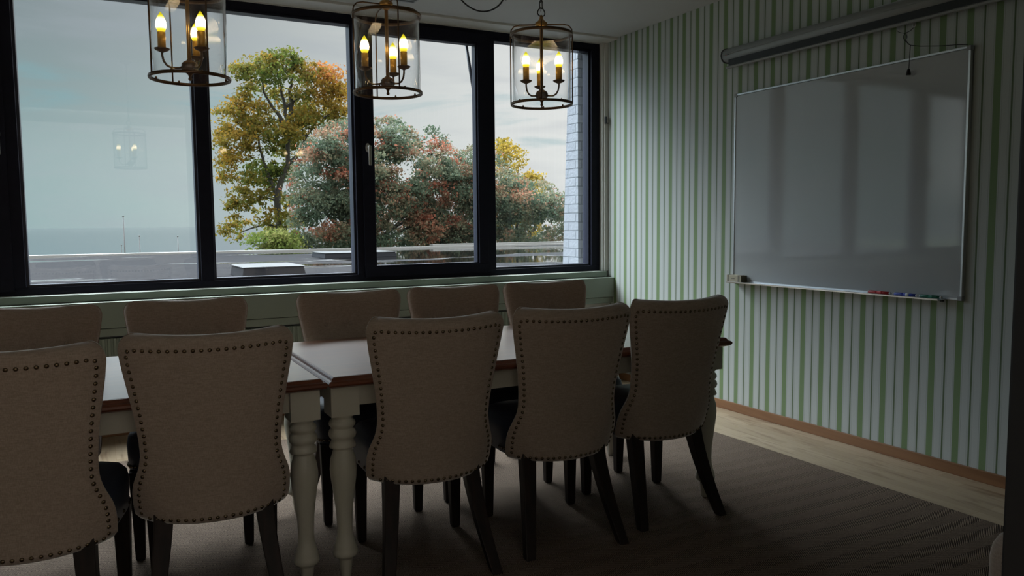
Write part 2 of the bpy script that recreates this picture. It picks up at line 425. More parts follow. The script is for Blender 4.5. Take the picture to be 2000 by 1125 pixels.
# sage casing over the radiators, in front of the parapet
cas = empty('radiator_casing', (0, 0, 0))
cz = MB(); cz.box(XL, XR-.002, 5.58, 5.655, .71, .878)
cz.build('casing_board', M['sage'], cas, bevel=.004)
MB().box(XL, XR-.002, 5.60, 5.655, .655, .705).build('lower_rail', M['sage'], cas, bevel=.003)
tag(cas, 'long sage green boxed casing running under the window board', 'casing')
rad_spots = ((-2.7, -.7, 'sage green grooved radiator under the left end of the casing'), (-.45, 1.45, 'sage green grooved radiator behind the two left window side chairs'), (1.7, 3.55, 'sage green grooved radiator behind the right hand window side chairs'))
for i, (a, b_, lab) in enumerate(rad_spots):
    rd = empty('radiator', ((a+b_)/2, 5.64, 0)); hw = (b_-a)/2
    pm = MB(); n = int((b_-a)/.033); w = (b_-a)/n
    loops = []
    pts = []
    for j in range(n):
        x = -hw+j*w
        pts += [(x+.004, -.030), (x+.010, -.038), (x+w-.010, -.038), (x+w-.004, -.030)]
    ring = [(x, y) for x, y in pts] + [(hw, .03), (-hw, .03)]
    pm.loft([[(x, y, .13) for x, y in ring], [(x, y, .64) for x, y in ring]], smooth=False)
    pm.build('panel', M['sage'], rd)
    for sx_ in (-hw+.08, hw-.08): MB().box(sx_-.02, sx_+.02, 0, .055, .3, .45).build('wall_bracket', M['sage'], rd)
    MB().tube([(hw, 0, .60), (hw+.05, 0, .60), (hw+.075, 0, .585), (hw+.08, 0, .55), (hw+.08, 0, .0)], .008).build('supply_pipe', M['sage'], rd)
    v = MB(); v.cyl((hw+.03, 0, .60), (hw+.075, -.0, .60), .016); v.cyl((hw+.05, 0, .60), (hw+.05, -.055, .615), .018)
    v.build('valve', M['white_plastic'], rd)
    tag(rd, lab, 'radiator', 'radiators under the window')

# ------------------------------------------------------------------ the window
win = struct(empty('window_1'))
FY0, FY1 = 5.735, 5.86
Z0, Z1 = .930, 2.888
fm = MB()
fm.box(-2.46, 3.943, FY0, FY1, Z0, .978)      # bottom rail
fm.box(-2.46, 3.943, FY0, FY1, 2.838, Z1)     # head
for a, b_ in ((3.862, 3.943), (2.838, 2.920), (1.756, 1.826), (.653, .738), (-.458, -.375), (-1.46, -1.375), (-2.46, -2.38)):
    fm.box(a, b_, FY0, FY1, .978, 2.838)
fm.build('window_frame', M['frame'], win, bevel=.004)
def bead(name, x0, x1, z0, z1, y0, y1, par, w=.016):
    q = MB(); q.box(x0, x1, y0, y1, z0, z0+w); q.box(x0, x1, y0, y1, z1-w, z1); q.box(x0, x0+w, y0, y1, z0+w, z1-w); q.box(x1-w, x1, y0, y1, z0+w, z1-w)
    return q.build(name, M['frame_edge'], par, bevel=.002)
def pane(x0, x1, z0, z1, y, par):
    return MB().box(x0, x1, y, y+.024, z0, z1).build('pane', M['glass'], par)
for a, b_ in ((2.920, 3.862), (.738, 1.756), (-.375, .653), (-2.38, -1.46)):
    bead('glazing_bead', a, b_, .978, 2.838, 5.765, 5.855, win)
    pane(a+.003, b_-.003, .981, 2.835, 5.80, win)
def sash(x0, x1, hx):
    q = MB(); y0, y1 = 5.715, 5.80; zb, zt = .958, 2.86
    q.box(x0, x1, y0, y1, zb, 1.032); q.box(x0, x1, y0, y1, 2.782, zt)
    q.box(x0, x0+.085, y0, y1, 1.032, 2.782); q.box(x1-.085, x1, y0, y1, 1.032, 2.782)
    s_ = q.build('sash', M['frame'], win, bevel=.004)
    bead('glazing_bead', x0+.085, x1-.085, 1.032, 2.782, 5.735, 5.80, s_, .012)
    pane(x0+.088, x1-.088, 1.035, 2.779, 5.765, s_)
    h = MB()
    h.loft([[(hx+.016*math.cos(t), y, 1.925+.034*math.sin(t)) for t in [2*PI*j/20 for j in range(20)]] for y in (5.715, 5.703)])
    h.cyl((hx+.004, 5.705, 1.925), (hx+.004, 5.668, 1.925), .0125)
    h.loft([[(hx+.004+dx_, 5.665+dy_, z) for dx_, dy_ in ((-w, -.006), (w, -.006), (w+.001, .003), (w, .009), (-w, .009), (-w-.001, .003))] for z, w in ((1.938, .007), (1.930, .012), (1.90, .0115), (1.80, .0105), (1.792, .007))])
    h.build('window_handle', M['chrome'], s_, bevel=.0015)
    return s_
sash(1.806, 2.846, 1.842)
sash(-1.395, -.438, -.478)
# small stay bar seen through the opening sash
MB().cyl((2.735, 5.88, 2.84), (2.815, 5.88, 2.36), .013).build('stay_bar', M['stay'], win)
hk = MB(); hk.box(-.012, .0, -.02, 0, -.03, .03); hk.box(-.012, .012, -.026, -.018, -.03, -.022)
hk = hk.build('wall_hook', M['black']); hk.location = (3.966, 5.675, 2.234)
tag(hk, 'small black hook screwed to the white trim right of the window', 'hook')

# ------------------------------------------------------------------ outside
fr = MB(); fr.box(-14, 42, 5.96, 25.1, .2, .55)
struct(fr.build('flat_roof', M['roof']))
cp = MB(); cp.box(-14, 42, 25.0, 25.5, .2, .605)
struct(cp.build('roof_coping', M['coping'], bevel=.01))
ps = MB(); ps.box(10.35, 42, 25.12, 25.45, .5, .675)
struct(ps.build('roof_upstand', M['coping'], bevel=.01))
# wing wall of painted brick, its far edge battered
bw = MB()
x0, x1 = 3.872, 4.14
ring = lambda x: [(x, 5.97, .55), (x, 6.26, .55), (x, 6.09, 3.3), (x, 5.97, 3.3)]
bw.loft([ring(x0), ring(x1)], smooth=False)
bwo = bw.build('brick_wing_wall', M['brick'])
tag(bwo, 'white painted brick wall end outside the right edge of the window', 'wall')
def skylight(x0, x1, y0, y1, h, label):
    o = empty('roof_skylight', ((x0+x1)/2, (y0+y1)/2, .55)); a, b_ = (x1-x0)/2, (y1-y0)/2
    q = MB(); q.loft([[(-a, -b_, 0), (a, -b_, 0), (a, b_, 0), (-a, b_, 0)], [(-a+.03, -b_+.03, h), (a-.03, -b_+.03, h), (a-.03, b_-.03, h), (-a+.03, b_-.03, h)]], False)
    q.build('curb', M['curb'], o, bevel=.01)
    t = MB(); loops = []
    for s_, z in ((.985, h), (.985, h+.010), (.90, h+.016), (.5, h+.022), (.1, h+.024)): loops.append([(-a*s_, -b_*s_, z), (a*s_, -b_*s_, z), (a*s_, b_*s_, z), (-a*s_, b_*s_, z)])
    t.loft(loops, False).build('dome', M['curb_top'], o)
    tag(o, label, 'skylight', 'skylights on the flat roof')
skylight(2.0, 2.98, 12.5, 13.7, .16, 'nearer dark skylight curb standing in a puddle on the flat roof')
skylight(4.95, 6.8, 18.9, 20.2, .12, 'farther dark skylight curb by the roof edge, under the rowan trees')
sea = MB().add([(-60000, 420, -16), (60000, 420, -16), (60000, 58000, -16), (-60000, 58000, -16)], [(0, 1, 2, 3)]).build('sea', M['sea'])
tag(sea, 'calm pale blue sea reaching to the horizon beyond the roof', 'sea', kind='stuff')
gd = MB().add([(-400, 25.6, -4), (400, 25.6, -4), (400, 60, -4), (400, 420, -16.2), (-400, 420, -16.2), (-400, 60, -4)], [(0, 1, 2, 3, 4, 5)]).build('ground', M['ground'])
struct(gd)
for px, pt, r_, lab in ((242.5, 422, .034, 'tallest thin grey mast beyond the edge of the flat roof'), (274, 460, .028, 'thin grey mast just right of the tallest mast beyond the roof'),
                        (349, 461, .028, 'thin grey mast nearest the window mullion, standing alone beyond the roof'), (239, 478, .022, 'shortest thin grey mast, close left of the tallest one')):
    t_ = at(px-2, pt, 44)
    ms = MB(); ms.tube([(0, 0, -4-0.0), (0, 0, t_.z-.05)], [r_*1.5, r_*.9], 10); ms.lathe([(r_*.9, t_.z-.05), (r_*1.4, t_.z-.03), (r_*1.2, t_.z), (.004, t_.z+.02)], n=10)
    mo = ms.build('mast', M['mast']); mo.location = (t_.x, 44, 0)
    tag(mo, lab, 'mast', 'masts by the sea')

# ---- trees
def leaf_mesh(name, centres, size, tint, material, parent):
    n = len(centres)
    d1 = rng.normal(size=(n, 3)); d1 /= np.linalg.norm(d1, axis=1)[:, None]
    d2 = rng.normal(size=(n, 3)); d2 -= d1*(d1*d2).sum(1)[:, None]; d2 /= np.linalg.norm(d2, axis=1)[:, None]
    s_ = (size*rng.uniform(.6, 1.3, n))[:, None]
    a = d1*s_; b_ = d2*s_*.62
    P = np.stack([centres-a, centres-b_*1.0+a*.1, centres+a, centres+b_+a*.1], 1).reshape(-1, 3)
    me = bpy.data.meshes.new(name); me.vertices.add(4*n); me.vertices.foreach_set('co', P.astype(np.float32).ravel())
    me.loops.add(4*n); me.loops.foreach_set('vertex_index', np.arange(4*n, dtype=np.int32))
    me.polygons.add(n); me.polygons.foreach_set('loop_start', np.arange(0, 4*n, 4, dtype=np.int32)); me.polygons.foreach_set('loop_total', np.full(n, 4, np.int32))
    at_ = me.attributes.new('tint', 'FLOAT', 'FACE'); at_.data.foreach_set('value', np.clip(tint, 0, 1).astype(np.float32))
    me.update(); me.validate(); me.materials.append(material)
    o = bpy.data.objects.new(name, me); COL.objects.link(o); o.parent = parent
    return o
def crown(blobs, Y, dens, size, origin, ragged=False):
    "blobs: centre x, y and half sizes in photo pixels at distance Y, tint, depth offset"
    C_, T_ = [], []
    for (px, py, rx, ry, t, dy) in blobs:
        yy = Y+dy; c = at(px, py, yy); sc = (c-CAM).dot(fw)/FPX
        n = max(8, int(PI*rx*ry*dens))
        q = rng.normal(size=(n, 3)); q /= np.linalg.norm(q, axis=1)[:, None]
        q *= (rng.uniform(.25, 1.08, n)**.6)[:, None]
        q *= np.array([rx*sc, (rx+ry)*.5*sc, ry*sc])
        if ragged:
            m_ = max(5, n//26); ctr = q[rng.integers(0, n, m_)]*1.06
            w_ = rng.uniform(.05, .21, (m_, 1))*np.array([[1.0, 1.0, .55]])*(min(28, (rx+ry)*.5)/14)**.3*1.05
            pick = rng.integers(0, m_, n); q = ctr[pick]+rng.normal(size=(n, 3))*w_[pick]
        C_.append(q+np.array(c)-np.array(origin)); T_.append(t+rng.normal(0, .09, n)+.08*q[:, 2]/(ry*sc))
    return np.concatenate(C_), np.concatenate(T_)
def limbs(paths, Y, origin, mb):
    for pts, w0, w1 in paths:
        P = [at(p[0], p[1], Y+(p[2] if len(p) > 2 else 0))-Vector(origin) for p in pts]
        # smooth
        Q = []
        for i in range(len(P)-1):
            for t in (0, .33, .66): Q.append(P[i].lerp(P[i+1], t)+Vector((rnd.uniform(-.03, .03), rnd.uniform(-.03, .03), 0)))
        Q.append(P[-1]); N = len(Q)
        mb.tube(Q, [w0+(w1-w0)*i/(N-1) for i in range(N)], 8)

# tall maple
Y = 31.0; og = at(546, 480, Y); og = Vector((og.x, Y, -4))
mp_ = empty('maple_tree', og)
B = []
def bl(t, *qs):
    for q in qs: B.append((q[0], q[1], q[2]*1.12, q[3]*1.15, t+rnd.uniform(-.05, .05), rnd.uniform(-.9, .9)))
bl(.20, (557, 114, 26, 14), (544, 146, 26, 18), (550, 125, 24, 14))
bl(.40, (512, 127, 24, 15), (486, 142, 28, 14), (486, 134, 20, 10), (499, 170, 22, 8), (478, 172, 10, 8), (542, 183, 26, 8), (461, 131, 10, 5), (525, 118, 16, 10))
bl(.45, (600, 138, 28, 16), (587, 183, 26, 11), (583, 202, 30, 15), (606, 158, 22, 10))
bl(.88, (635, 140, 28, 14), (655, 153, 16, 12)); bl(.72, (652, 168, 30, 14), (668, 180, 14, 11), (640, 180, 20, 10)); bl(.60, (633, 198, 32, 12), (665, 206, 18, 14), (661, 221, 18, 12))
bl(.42, (624, 221, 34, 16), (592, 232, 28, 18), (564, 258, 24, 18), (583, 271, 20, 14), (605, 245, 22, 14), (645, 235, 24, 12))
bl(.50, (475, 211, 27, 13), (456, 217, 20, 10), (425, 218, 12, 5), (506, 209, 22, 12), (484, 232, 30, 17), (462, 249, 26, 16), (512, 237, 24, 12), (440, 264, 14, 12), (462, 273, 30, 15), (426, 279, 13, 4), (493, 258, 22, 14), (480, 190, 14, 8))
bl(.36, (534, 249, 20, 12), (542, 267, 20, 12), (564, 279, 22, 13), (534, 288, 14, 10), (558, 295, 14, 10))
bl(.55, (434, 299, 9, 6), (460, 301, 24, 10), (430, 316, 14, 8), (452, 310, 18, 8), (437, 327, 12, 6), (454, 344, 18, 10), (435, 353, 7, 4), (480, 288, 18, 10))
bl(.17, (512, 333, 34, 19), (538, 329, 22, 14), (553, 335, 16, 12)); bl(.34, (490, 346, 18, 12), (525, 352, 20, 10))
bl(.45, (471, 366, 14, 8), (497, 383, 20, 9), (516, 374, 16, 8), (485, 372, 12, 7), (460, 391, 13, 16), (456, 406, 10, 7), (475, 406, 10, 7), (504, 394, 18, 8), (501, 411, 5, 6), (525, 415, 9, 6))
bl(.45, (461, 428, 12, 6), (448, 445, 16, 8), (471, 439, 13, 8), (462, 463, 10, 6), (508, 435, 15, 5), (523, 428, 9, 5), (436, 452, 8, 6))
bl(.38, (558, 402, 13, 14), (568, 389, 15, 11), (568, 420, 18, 12), (579, 432, 15, 12), (545, 420, 7, 14), (556, 440, 12, 10), (528, 448, 14, 6))
cen, tn = crown(B, Y, .34, .064, og, True)
leaf_mesh('foliage', cen, .066, tn, M['maple'], mp_)
tk = MB(); zb = -4
limbs([([(546, 480), (545, 440), (542, 395), (549, 350), (563, 318), (562, 245), (556, 210), (549, 170), (541, 142)], .16, .03),
       ([(561, 248), (570, 212), (566, 175), (572, 150)], .12, .03), ([(560, 262), (548, 228), (530, 205), (515, 180), (511, 150)], .09, .02),
       ([(545, 398), (530, 388), (510, 386)], .06, .015), ([(546, 442), (518, 438), (490, 446), (465, 456)], .06, .015),
       ([(543, 400), (536, 370), (518, 325), (510, 300), (504, 268), (490, 252)], .10, .02), ([(563, 320), (585, 300), (600, 262), (625, 235), (655, 215)], .09, .02),
       ([(504, 270), (480, 262), (455, 255)], .04, .01), ([(556, 212), (585, 190), (620, 165), (640, 150)], .06, .012), ([(562, 245), (545, 235), (525, 230)], .04, .01)], Y, og, tk)
a_ = at(546, 480, Y)-og
tk.tube([(a_.x, 0, 0), (a_.x*.98, 0, a_.z*.5), (a_.x, 0, a_.z+.05)], [.38, .29, .24], 10)
tk.build('trunk', M['bark_moss'], mp_)
tag(mp_, 'tall yellow and green maple tree with bare forked trunk, outside the second window', 'tree', 'trees behind the roof')

def inside(p, poly):
    c = False; j = len(poly)-1
    for i in range(len(poly)):
        (xi, yi), (xj, yj) = poly[i], poly[j]
        if (yi > p[1]) != (yj > p[1]) and p[0] < (xj-xi)*(p[1]-yi)/(yj-yi)+xi: c = not c
        j = i
    return c
def mass_tree(name, poly, Y, nb, rmin, rmax, hues, dens, size, material, label, trunk_px, extra=(), holes=(), dsp=1.6):
    og = at(trunk_px, 480, Y); og = Vector((og.x, Y, -4)); root = empty(name, og)
    xs = [p[0] for p in poly]; ys = [p[1] for p in poly]; cx = sum(xs)/len(xs); cy = sum(ys)/len(ys)
    blobs = []; tries = 0
    while len(blobs) < nb and tries < nb*60:
        tries += 1
        p = (rnd.uniform(min(xs), max(xs)), rnd.uniform(min(ys), max(ys))); r = rnd.uniform(rmin, rmax)
        q = [(p[0]+r*.8*math.cos(a), p[1]+r*.7*math.sin(a)) for a in (0, PI/2, PI, -PI/2, -PI/4, -3*PI/4)]
        if not all(inside(c_, poly) for c_ in q): continue
        if any((p[0]-hx)**2/hw**2+(p[1]-hy)**2/hh**2 < 1 for hx, hy, hw, hh in holes): continue
        e = ((p[0]-cx)/(max(xs)-min(xs)))**2+((p[1]-cy)/(max(ys)-min(ys)))**2
        blobs.append((p[0], p[1], r*rnd.uniform(.9, 1.3), r*rnd.uniform(.6, .9), rnd.choice(hues), -dsp*(1-2.5*e)+rnd.uniform(-.8, .8)))
    # small sprays along the outline
    for i in range(len(poly)):
        (ax, ay), (bx_, by_) = poly[i], poly[(i+1) % len(poly)]
        if min(ay, by_) > 462: continue
        L = math.hypot(bx_-ax, by_-ay)
        for j in range(int(L/5)):
            t = (j+rnd.random())/(L/5)
            blobs.append((ax+(bx_-ax)*t+rnd.uniform(-3, 3), ay+(by_-ay)*t+rnd.uniform(-2, 6), rnd.uniform(4, 9), rnd.uniform(3, 6), rnd.choice(hues), rnd.uniform(-.6, .6)))
    blobs += [(*e_[:5], rnd.uniform(-.5, .5)) for e_ in extra]
    cen, tn = crown(blobs, Y, dens, size, og, True)
    leaf_mesh('foliage', cen, size, tn, material, root)
    tk = MB(); tk.tube([(0, 0, 0), (.1, 0, 2.2), (0, 0, 4.4)], [.3, .22, .18], 10)
    ps = []
    for i in range(9):
        b_ = blobs[int(len(blobs)*(i+.5)/9) % len(blobs)]
        ps.append(([(trunk_px, 482), ((trunk_px+b_[0])/2+rnd.uniform(-8, 8), (482+b_[1])/2+10, -.3), (b_[0], b_[1], b_[5])], .11, .02))
    limbs(ps, Y, og, tk)
    tk.build('trunk', M['bark'], root)
    tag(root, label, 'tree', 'trees behind the roof')
    return root
H1 = (.22, .28, .32, .38, .42, .5, .58, .62, .72, .8, .95)
rp1 = [(570, 525), (578, 420), (568, 372), (577, 332), (592, 300), (615, 266), (640, 246), (665, 237), (690, 235), (730, 239), (765, 233), (790, 250), (812, 264), (824, 300), (830, 360), (842, 420), (845, 525)]
mass_tree('rowan_tree', rp1, 28.0, 240, 10, 22, H1, .36, .055, M['rowan'], 'broad rust and grey green rowan tree behind the middle window mullion', 700, holes=((793, 322, 10, 8), (742, 395, 10, 8)))
rp2 = [(800, 525), (812, 400), (818, 340), (832, 306), (848, 280), (870, 276), (882, 297), (900, 310), (915, 340), (934, 400), (935, 525)]
mass_tree('rowan_tree', rp2, 28.6, 130, 9, 18, H1+(.9, .95, .85), .36, .055, M['rowan'], 'red tinged rowan tree with a sparse twiggy top, in the opening sash', 868,
          extra=((839, 250, 12, 6, .3), (846, 262, 8, 8, .35), (868, 268, 6, 5, .3), (850, 276, 16, 6, .95), (860, 290, 14, 8, .9)), holes=((812, 330, 9, 9), (842, 360, 8, 7)))
rp3 = [(885, 525), (900, 400), (890, 330), (904, 296), (932, 285), (968, 304), (990, 332), (1012, 348), (1040, 362), (1060, 355), (1080, 375), (1101, 386), (1125, 402), (1140, 520)]
mass_tree('rowan_tree', rp3, 28.3, 180, 10, 20, (.22, .3, .36, .4, .45, .52, .6, .68, .76), .36, .055, M['rowan'], 'grey green rowan tree sloping down beside the white brick wall', 1000)
mass_tree('ash_tree', [(955, 490), (960, 300), (975, 272), (995, 280), (1020, 298), (1022, 312), (1004, 325), (1012, 400), (1010, 490)], 33.0, 34, 8, 15, (.4, .55, .7, .85, .95), .22, .075, M['yellow'],
          'yellow leaved tree showing above the grey green rowan, next to the mullion', 985)
mass_tree('ash_tree', [(1008, 490), (1008, 372), (1018, 348), (1036, 336), (1052, 346), (1058, 372), (1050, 490)], 32.0, 24, 7, 12, (.5, .65, .8, .9), .22, .075, M['yellow'],
          'small yellow leaved tree between the grey green rowan and the brick wall', 1034)
mass_tree('green_shrub', [(470, 520), (486, 472), (505, 460), (530, 455), (552, 452), (575, 462), (592, 480), (600, 520)], 27.0, 34, 8, 16, (.3, .45, .55, .65, .8), .33, .060, M['shrub'],
          'bright green shrub at the foot of the tall maple tree', 535, dsp=.6)

# ------------------------------------------------------------------ tables
TZ = .789; TY0, TY1 = 2.765, 3.755
LEGP = [(.016, 0), (.0185, .004), (.026, .070), (.030, .077), (.044, .085), (.0475, .093), (.0465, .106), (.042, .115), (.043, .118), (.038, .132), (.030, .165), (.0285, .19),
        (.031, .25), (.040, .325), (.048, .385), (.0505, .415), (.047, .452), (.036, .487), (.0345, .493), (.049, .497), (.050, .503), (.044, .517), (.040, .527), (.0485, .535), (.0525, .547),
        (.0485, .560), (.040, .567), (.041, .570), (.0475, .577), (.050, .585), (.0475, .594), (.040, .601), (.038, .606), (.044, .612), (.044, .62)]
def make_table(x0, x1, label):
    cx, cy = (x0+x1)/2, (TY0+TY1)/2; t = empty('dining_table', (cx, cy, .0112)); hx, hy = (x1-x0)/2, (TY1-TY0)/2
    # top: slab with a stepped ogee lip all round
    prof = [(.030, -.044), (.016, -.040), (.004, -.034), (.0, -.028), (.0, -.020), (.006, -.015), (.014, -.012), (.018, -.005), (.022, -.001), (.026, 0)]
    loops = [[(-hx+i, -hy+i, TZ+z), (hx-i, -hy+i, TZ+z), (hx-i, hy-i, TZ+z), (-hx+i, hy-i, TZ+z)] for i, z in prof]
    e = MB(); e.loft(loops, False, True, False); e.build('edge_moulding', M['table_edge'], t)
    MB().box(-hx+.026, hx-.026, -hy+.026, hy-.026, TZ-.02, TZ+.0004).build('tabletop', M['table_top'], t)
    ap = MB(); a, b_ = hx-.045, hy-.070
    for (xa, xb, ya, yb) in ((-a, a, -b_, -b_+.022), (-a, a, b_-.022, b_), (-a, -a+.022, -b_, b_), (a-.022, a, -b_, b_)):
        MB().box(xa, xb, ya, yb, .665, TZ-.043).build('apron', M['cream'], t, bevel=.002)
    for sx_ in (-1, 1):
        for sy_ in (-1, 1):
            lx, ly = sx_*(hx-.072), sy_*(hy-.098)
            q = MB(); q.lathe([(r_, z*.634/.62) for r_, z in LEGP], lx, ly, 0, 32)
            q.box(lx-.053, lx+.053, ly-.053, ly+.053, .634, TZ-.0435)
            q.build('leg', M['cream'], t)
    tag(t, label, 'table', 'dining tables set end to end')
    return t
make_table(-1.21, .7235, 'wood topped table on the left, its white leg left of the joint')
make_table(.7265, 2.664, 'wood topped table on the right, nearest the striped wall')

# ------------------------------------------------------------------ chairs
def hwid(z):
    P = [(.355, .240), (.385, .247), (.43, .251), (.475, .251), (.51, .244), (.54, .233), (.57, .224), (.605, .219), (.66, .221), (.74, .230), (.82, .243), (.90, .257), (.96, .265), (1.03, .268)]
    if z <= P[0][0]: return P[0][1]
    for (a, p), (b_, q) in zip(P, P[1:]):
        if z <= b_: return p+(q-p)*(z-a)/(b_-a)
    return P[-1][1]
ZH, ZT = .370, 1.003
def back_pt(u, v, side):
    "u -1..1 across, v 0..1 up; side 0 rear surface, 1 front surface"
    zt = ZT+.012*u*u-.004; zh = ZH-.012*(1-u*u)
    z = zh+(zt-zh)*v
    W_ = hwid(z)
    if v > .91:
        q = (v-.91)/.09; W_ -= .048*(1-math.sqrt(max(0, 1-q*q)))
    if v < .03: W_ -= .010*((.03-v)/.03)**2
    T = .072
    if v > .935: q = (v-.935)/.065; T *= max(.25, math.sqrt(max(0, 1-q*q*.94)))
    x = u*W_
    s_ = (z-.36)/.645
    lean = .078-.085*s_-.045*s_*s_
    flare = max(0, 1-(z-.37)/.20)
    bow = .040+.022*max(0, (z-.75)/.25)+.055*flare
    yr = lean+bow*abs(u)**2.3
    th = T*(max(0, 1-abs(u)**7))**.5
    y = yr + (0 if side == 0 else th)
    if side == 0: y = yr+.014*(abs(u)**10)
    if v > .935: y += (.072-T)*.62
    if side == 1:
        for bx_, bz_ in BUTT:
            d2 = ((x-bx_)/.024)**2+((z-bz_)/.024)**2
            y -= .019*math.exp(-d2)
    return (x, y, z)
BUTT = [(-.125, .845), (0, .845), (.125, .845), (-.065, .715), (.065, .715)]
def make_chair():
    root = empty('dining_chair')
    NU, NV = 36, 40
    us = [math.sin(PI/2*(-1+2*i/NU)) for i in range(NU+1)]
    vs = [i/30*.90 for i in range(31)]+[.90+.10*math.sin(PI/2*(i/12)) for i in range(1, 13)]
    loops = []
    for v in vs:
        loops.append([back_pt(u, v, 0) for u in us]+[back_pt(u, v, 1) for u in reversed(us[1:-1])])
    b_ = MB(); b_.loft(loops, True, True, False)
    # close the crest
    n = len(loops[0]); o = len(b_.v)-n; L = NU+1
    for i in range(NU):
        r_ = lambda j: o+((2*NU-j) if 0 < j < NU else j)
        f = [o+i, o+i+1, r_(i+1), r_(i)]; g = []
        for q in f:
            if q not in g: g.append(q)
        if len(g) > 2: b_.f.append(tuple(g)); b_.sm.append(True)
    back = b_.build('backrest', M['linen'], root)
    # nail heads round the rear panel
    path = []
    path += [(-.915, v) for v in np.linspace(.045, .915, 90)]
    path += [(u, .928) for u in np.linspace(-.86, .86, 80)]
    path += [(.915, v) for v in np.linspace(.915, .045, 90)]
    path += [(u, .022) for u in np.linspace(.90, -.90, 80)]
    P = [Vector(back_pt(u, v, 0)) for u, v in path]
    cum = [0]
    for a, c in zip(P, P[1:]): cum.append(cum[-1]+(c-a).length)
    n = 88; proto = None
    for i in range(n):
        s_ = cum[-1]*i/n; j = max(k_ for k_ in range(len(cum)) if cum[k_] <= s_); j = min(j, len(P)-2)
        t = (s_-cum[j])/max(1e-6, cum[j+1]-cum[j])
        u = path[j][0]+(path[j+1][0]-path[j][0])*t; v = path[j][1]+(path[j+1][1]-path[j][1])*t
        p = Vector(back_pt(u, v, 0)); du = Vector(back_pt(u+.004, v, 0))-p; dv = Vector(back_pt(u, v+.004, 0))-p
        nrm = dv.cross(du).normalized()
        if nrm.y > 0: nrm = -nrm
        if proto is None:
            proto = MB(); proto.lathe([(.0068, -.0008), (.0066, .0010), (.0052, .0030), (.0028, .0042), (.0004, .0046)], n=10)
            no = proto.build('nailhead', M['nail'], back); proto = no
        else:
            no = proto.copy(); COL.objects.link(no); no.parent = back
        no.location = p; no.rotation_mode = 'QUATERNION'; no.rotation_quaternion = Vector((0, 0, 1)).rotation_difference(nrm)
    for bx_, bz_ in BUTT:
        zt = ZT; v = (bz_-ZH+.02)/(ZT-ZH+.02); u = bx_/hwid(bz_); p = back_pt(u, v, 1)
        q = MB(); q.lathe([(.010, -.002), (.0118, .002), (.0100, .006), (.005, .0085), (.0005, .009)], n=14)
        bo = q.build('button', M['linen'], back); bo.location = (p[0], p[1], p[2]); bo.rotation_euler = (R(-90+8), 0, 0)
    # seat
    def seat_ring(y_, sc, z, front):
        pass
    NS = 64; loops = []
    def outline(t, inset):
        a = 2*PI*t; cx_, sy_ = math.cos(a), math.sin(a); e = .36
        px_ = math.copysign(abs(cx_)**e, cx_); py_ = math.copysign(abs(sy_)**e, sy_)
        wd = .226+.022*(py_+1)/2
        yb = .112+.085*abs(px_)**2.3; yf = .552-.012*px_*px_
        y_ = (yb+yf)/2+py_*((yf-yb)/2-inset)
        return px_*(wd-inset), y_
    for inset, z in ((.03, .362), (.006, .366), (.002, .376), (.0, .42), (-.002, .470), (.004, .500), (.020, .520), (.05, .532), (.11, .541), (.17, .545)):
        loops.append([(*outline(j/NS, inset), z) for j in range(NS)])
    seat = MB().loft(loops, True).build('seat', M['leather'], root)
    # nail heads along the seat rail, front and sides
    sp_ = None
    for j in range(46):
        t = -.20+.90*j/45
        x_, y_ = outline(t, .0); x2, y2 = outline(t+.004, .0)
        nrm = Vector((y2-y_, -(x2-x_), 0)).normalized()
        if sp_ is None:
            sp_ = MB().lathe([(.0068, -.0008), (.0066, .0010), (.0052, .0030), (.0028, .0042), (.0004, .0046)], n=8).build('nailhead', M['nail'], seat); no = sp_
        else: no = sp_.copy(); COL.objects.link(no); no.parent = seat
        no.location = (x_, y_, .388); no.rotation_mode = 'QUATERNION'; no.rotation_quaternion = Vector((0, 0, 1)).rotation_difference(nrm)
    # legs
    def sq(x, y, z, h): return [(x-h, y-h, z), (x+h, y-h, z), (x+h, y+h, z), (x-h, y+h, z)]
    for s_ in (-1, 1):
        q = MB(); N = 10; lp = []
        for i in range(N+1):
            t = i/N; z = .42*(1-t); lp.append(sq(s_*(.158+.054*t**1.5), .155-.155*t**1.35, z, .0315-.0110*t))
        q.loft(list(reversed(lp)), False).build('leg', M['leg_wood'], root, bevel=.004)
    for s_ in (-1, 1):
        q = MB(); lp = []
        for z, h in ((0, .015), (.010, .0185), (.20, .0235), (.37, .0285)): lp.append(sq(s_*.208, .512-.006*(1-z/.38), z, h))
        q.loft(lp, False).build('leg', M['leg_wood'], root, bevel=.004)
    return root
GN = 'oatmeal linen chairs with backs to the viewer'; GF = 'oatmeal linen chairs on the window side'
near = [(-.245, 2.565, -10, 'leftmost near side linen chair, partly out of view, back turned to us'),
        (.312, 2.632, -6, 'linen chair seen squarely from behind, just left of the two front table legs'),
        (1.105, 2.632, -6, 'linen chair seen from behind, just right of the two front table legs'),
        (1.695, 2.625, -7, 'linen chair seen from behind, second from the striped wall in the near row'),
        (2.275, 2.655, -4, 'near side linen chair at the striped wall end, last in its row')]
far = [(-.235, 3.900, -6, 'leftmost window side linen chair, facing us, cut by the left picture edge'),
       (.375, 3.900, -6, 'window side linen chair facing us, below the first window mullion'),
       (1.138, 3.900, -6, 'window side linen chair with two tuft buttons showing, behind the table joint'),
       (1.715, 3.900, -5, 'window side linen chair facing us, below the middle opening sash'),
       (2.290, 3.905, -6, 'window side linen chair facing us, closest to the striped wall')]
proto = make_chair()
allc = [(x, y, a, l, GN) for x, y, a, l in near]+[(x, y, a+180, l, GF) for x, y, a, l in far]
for i, (x, y, a, l, g) in enumerate(allc):
    c = proto if i == 0 else copy_tree(proto)
    c.location = (x, y, .011); c.rotation_euler = (0, 0, R(a)); tag(c, l, 'chair', g)

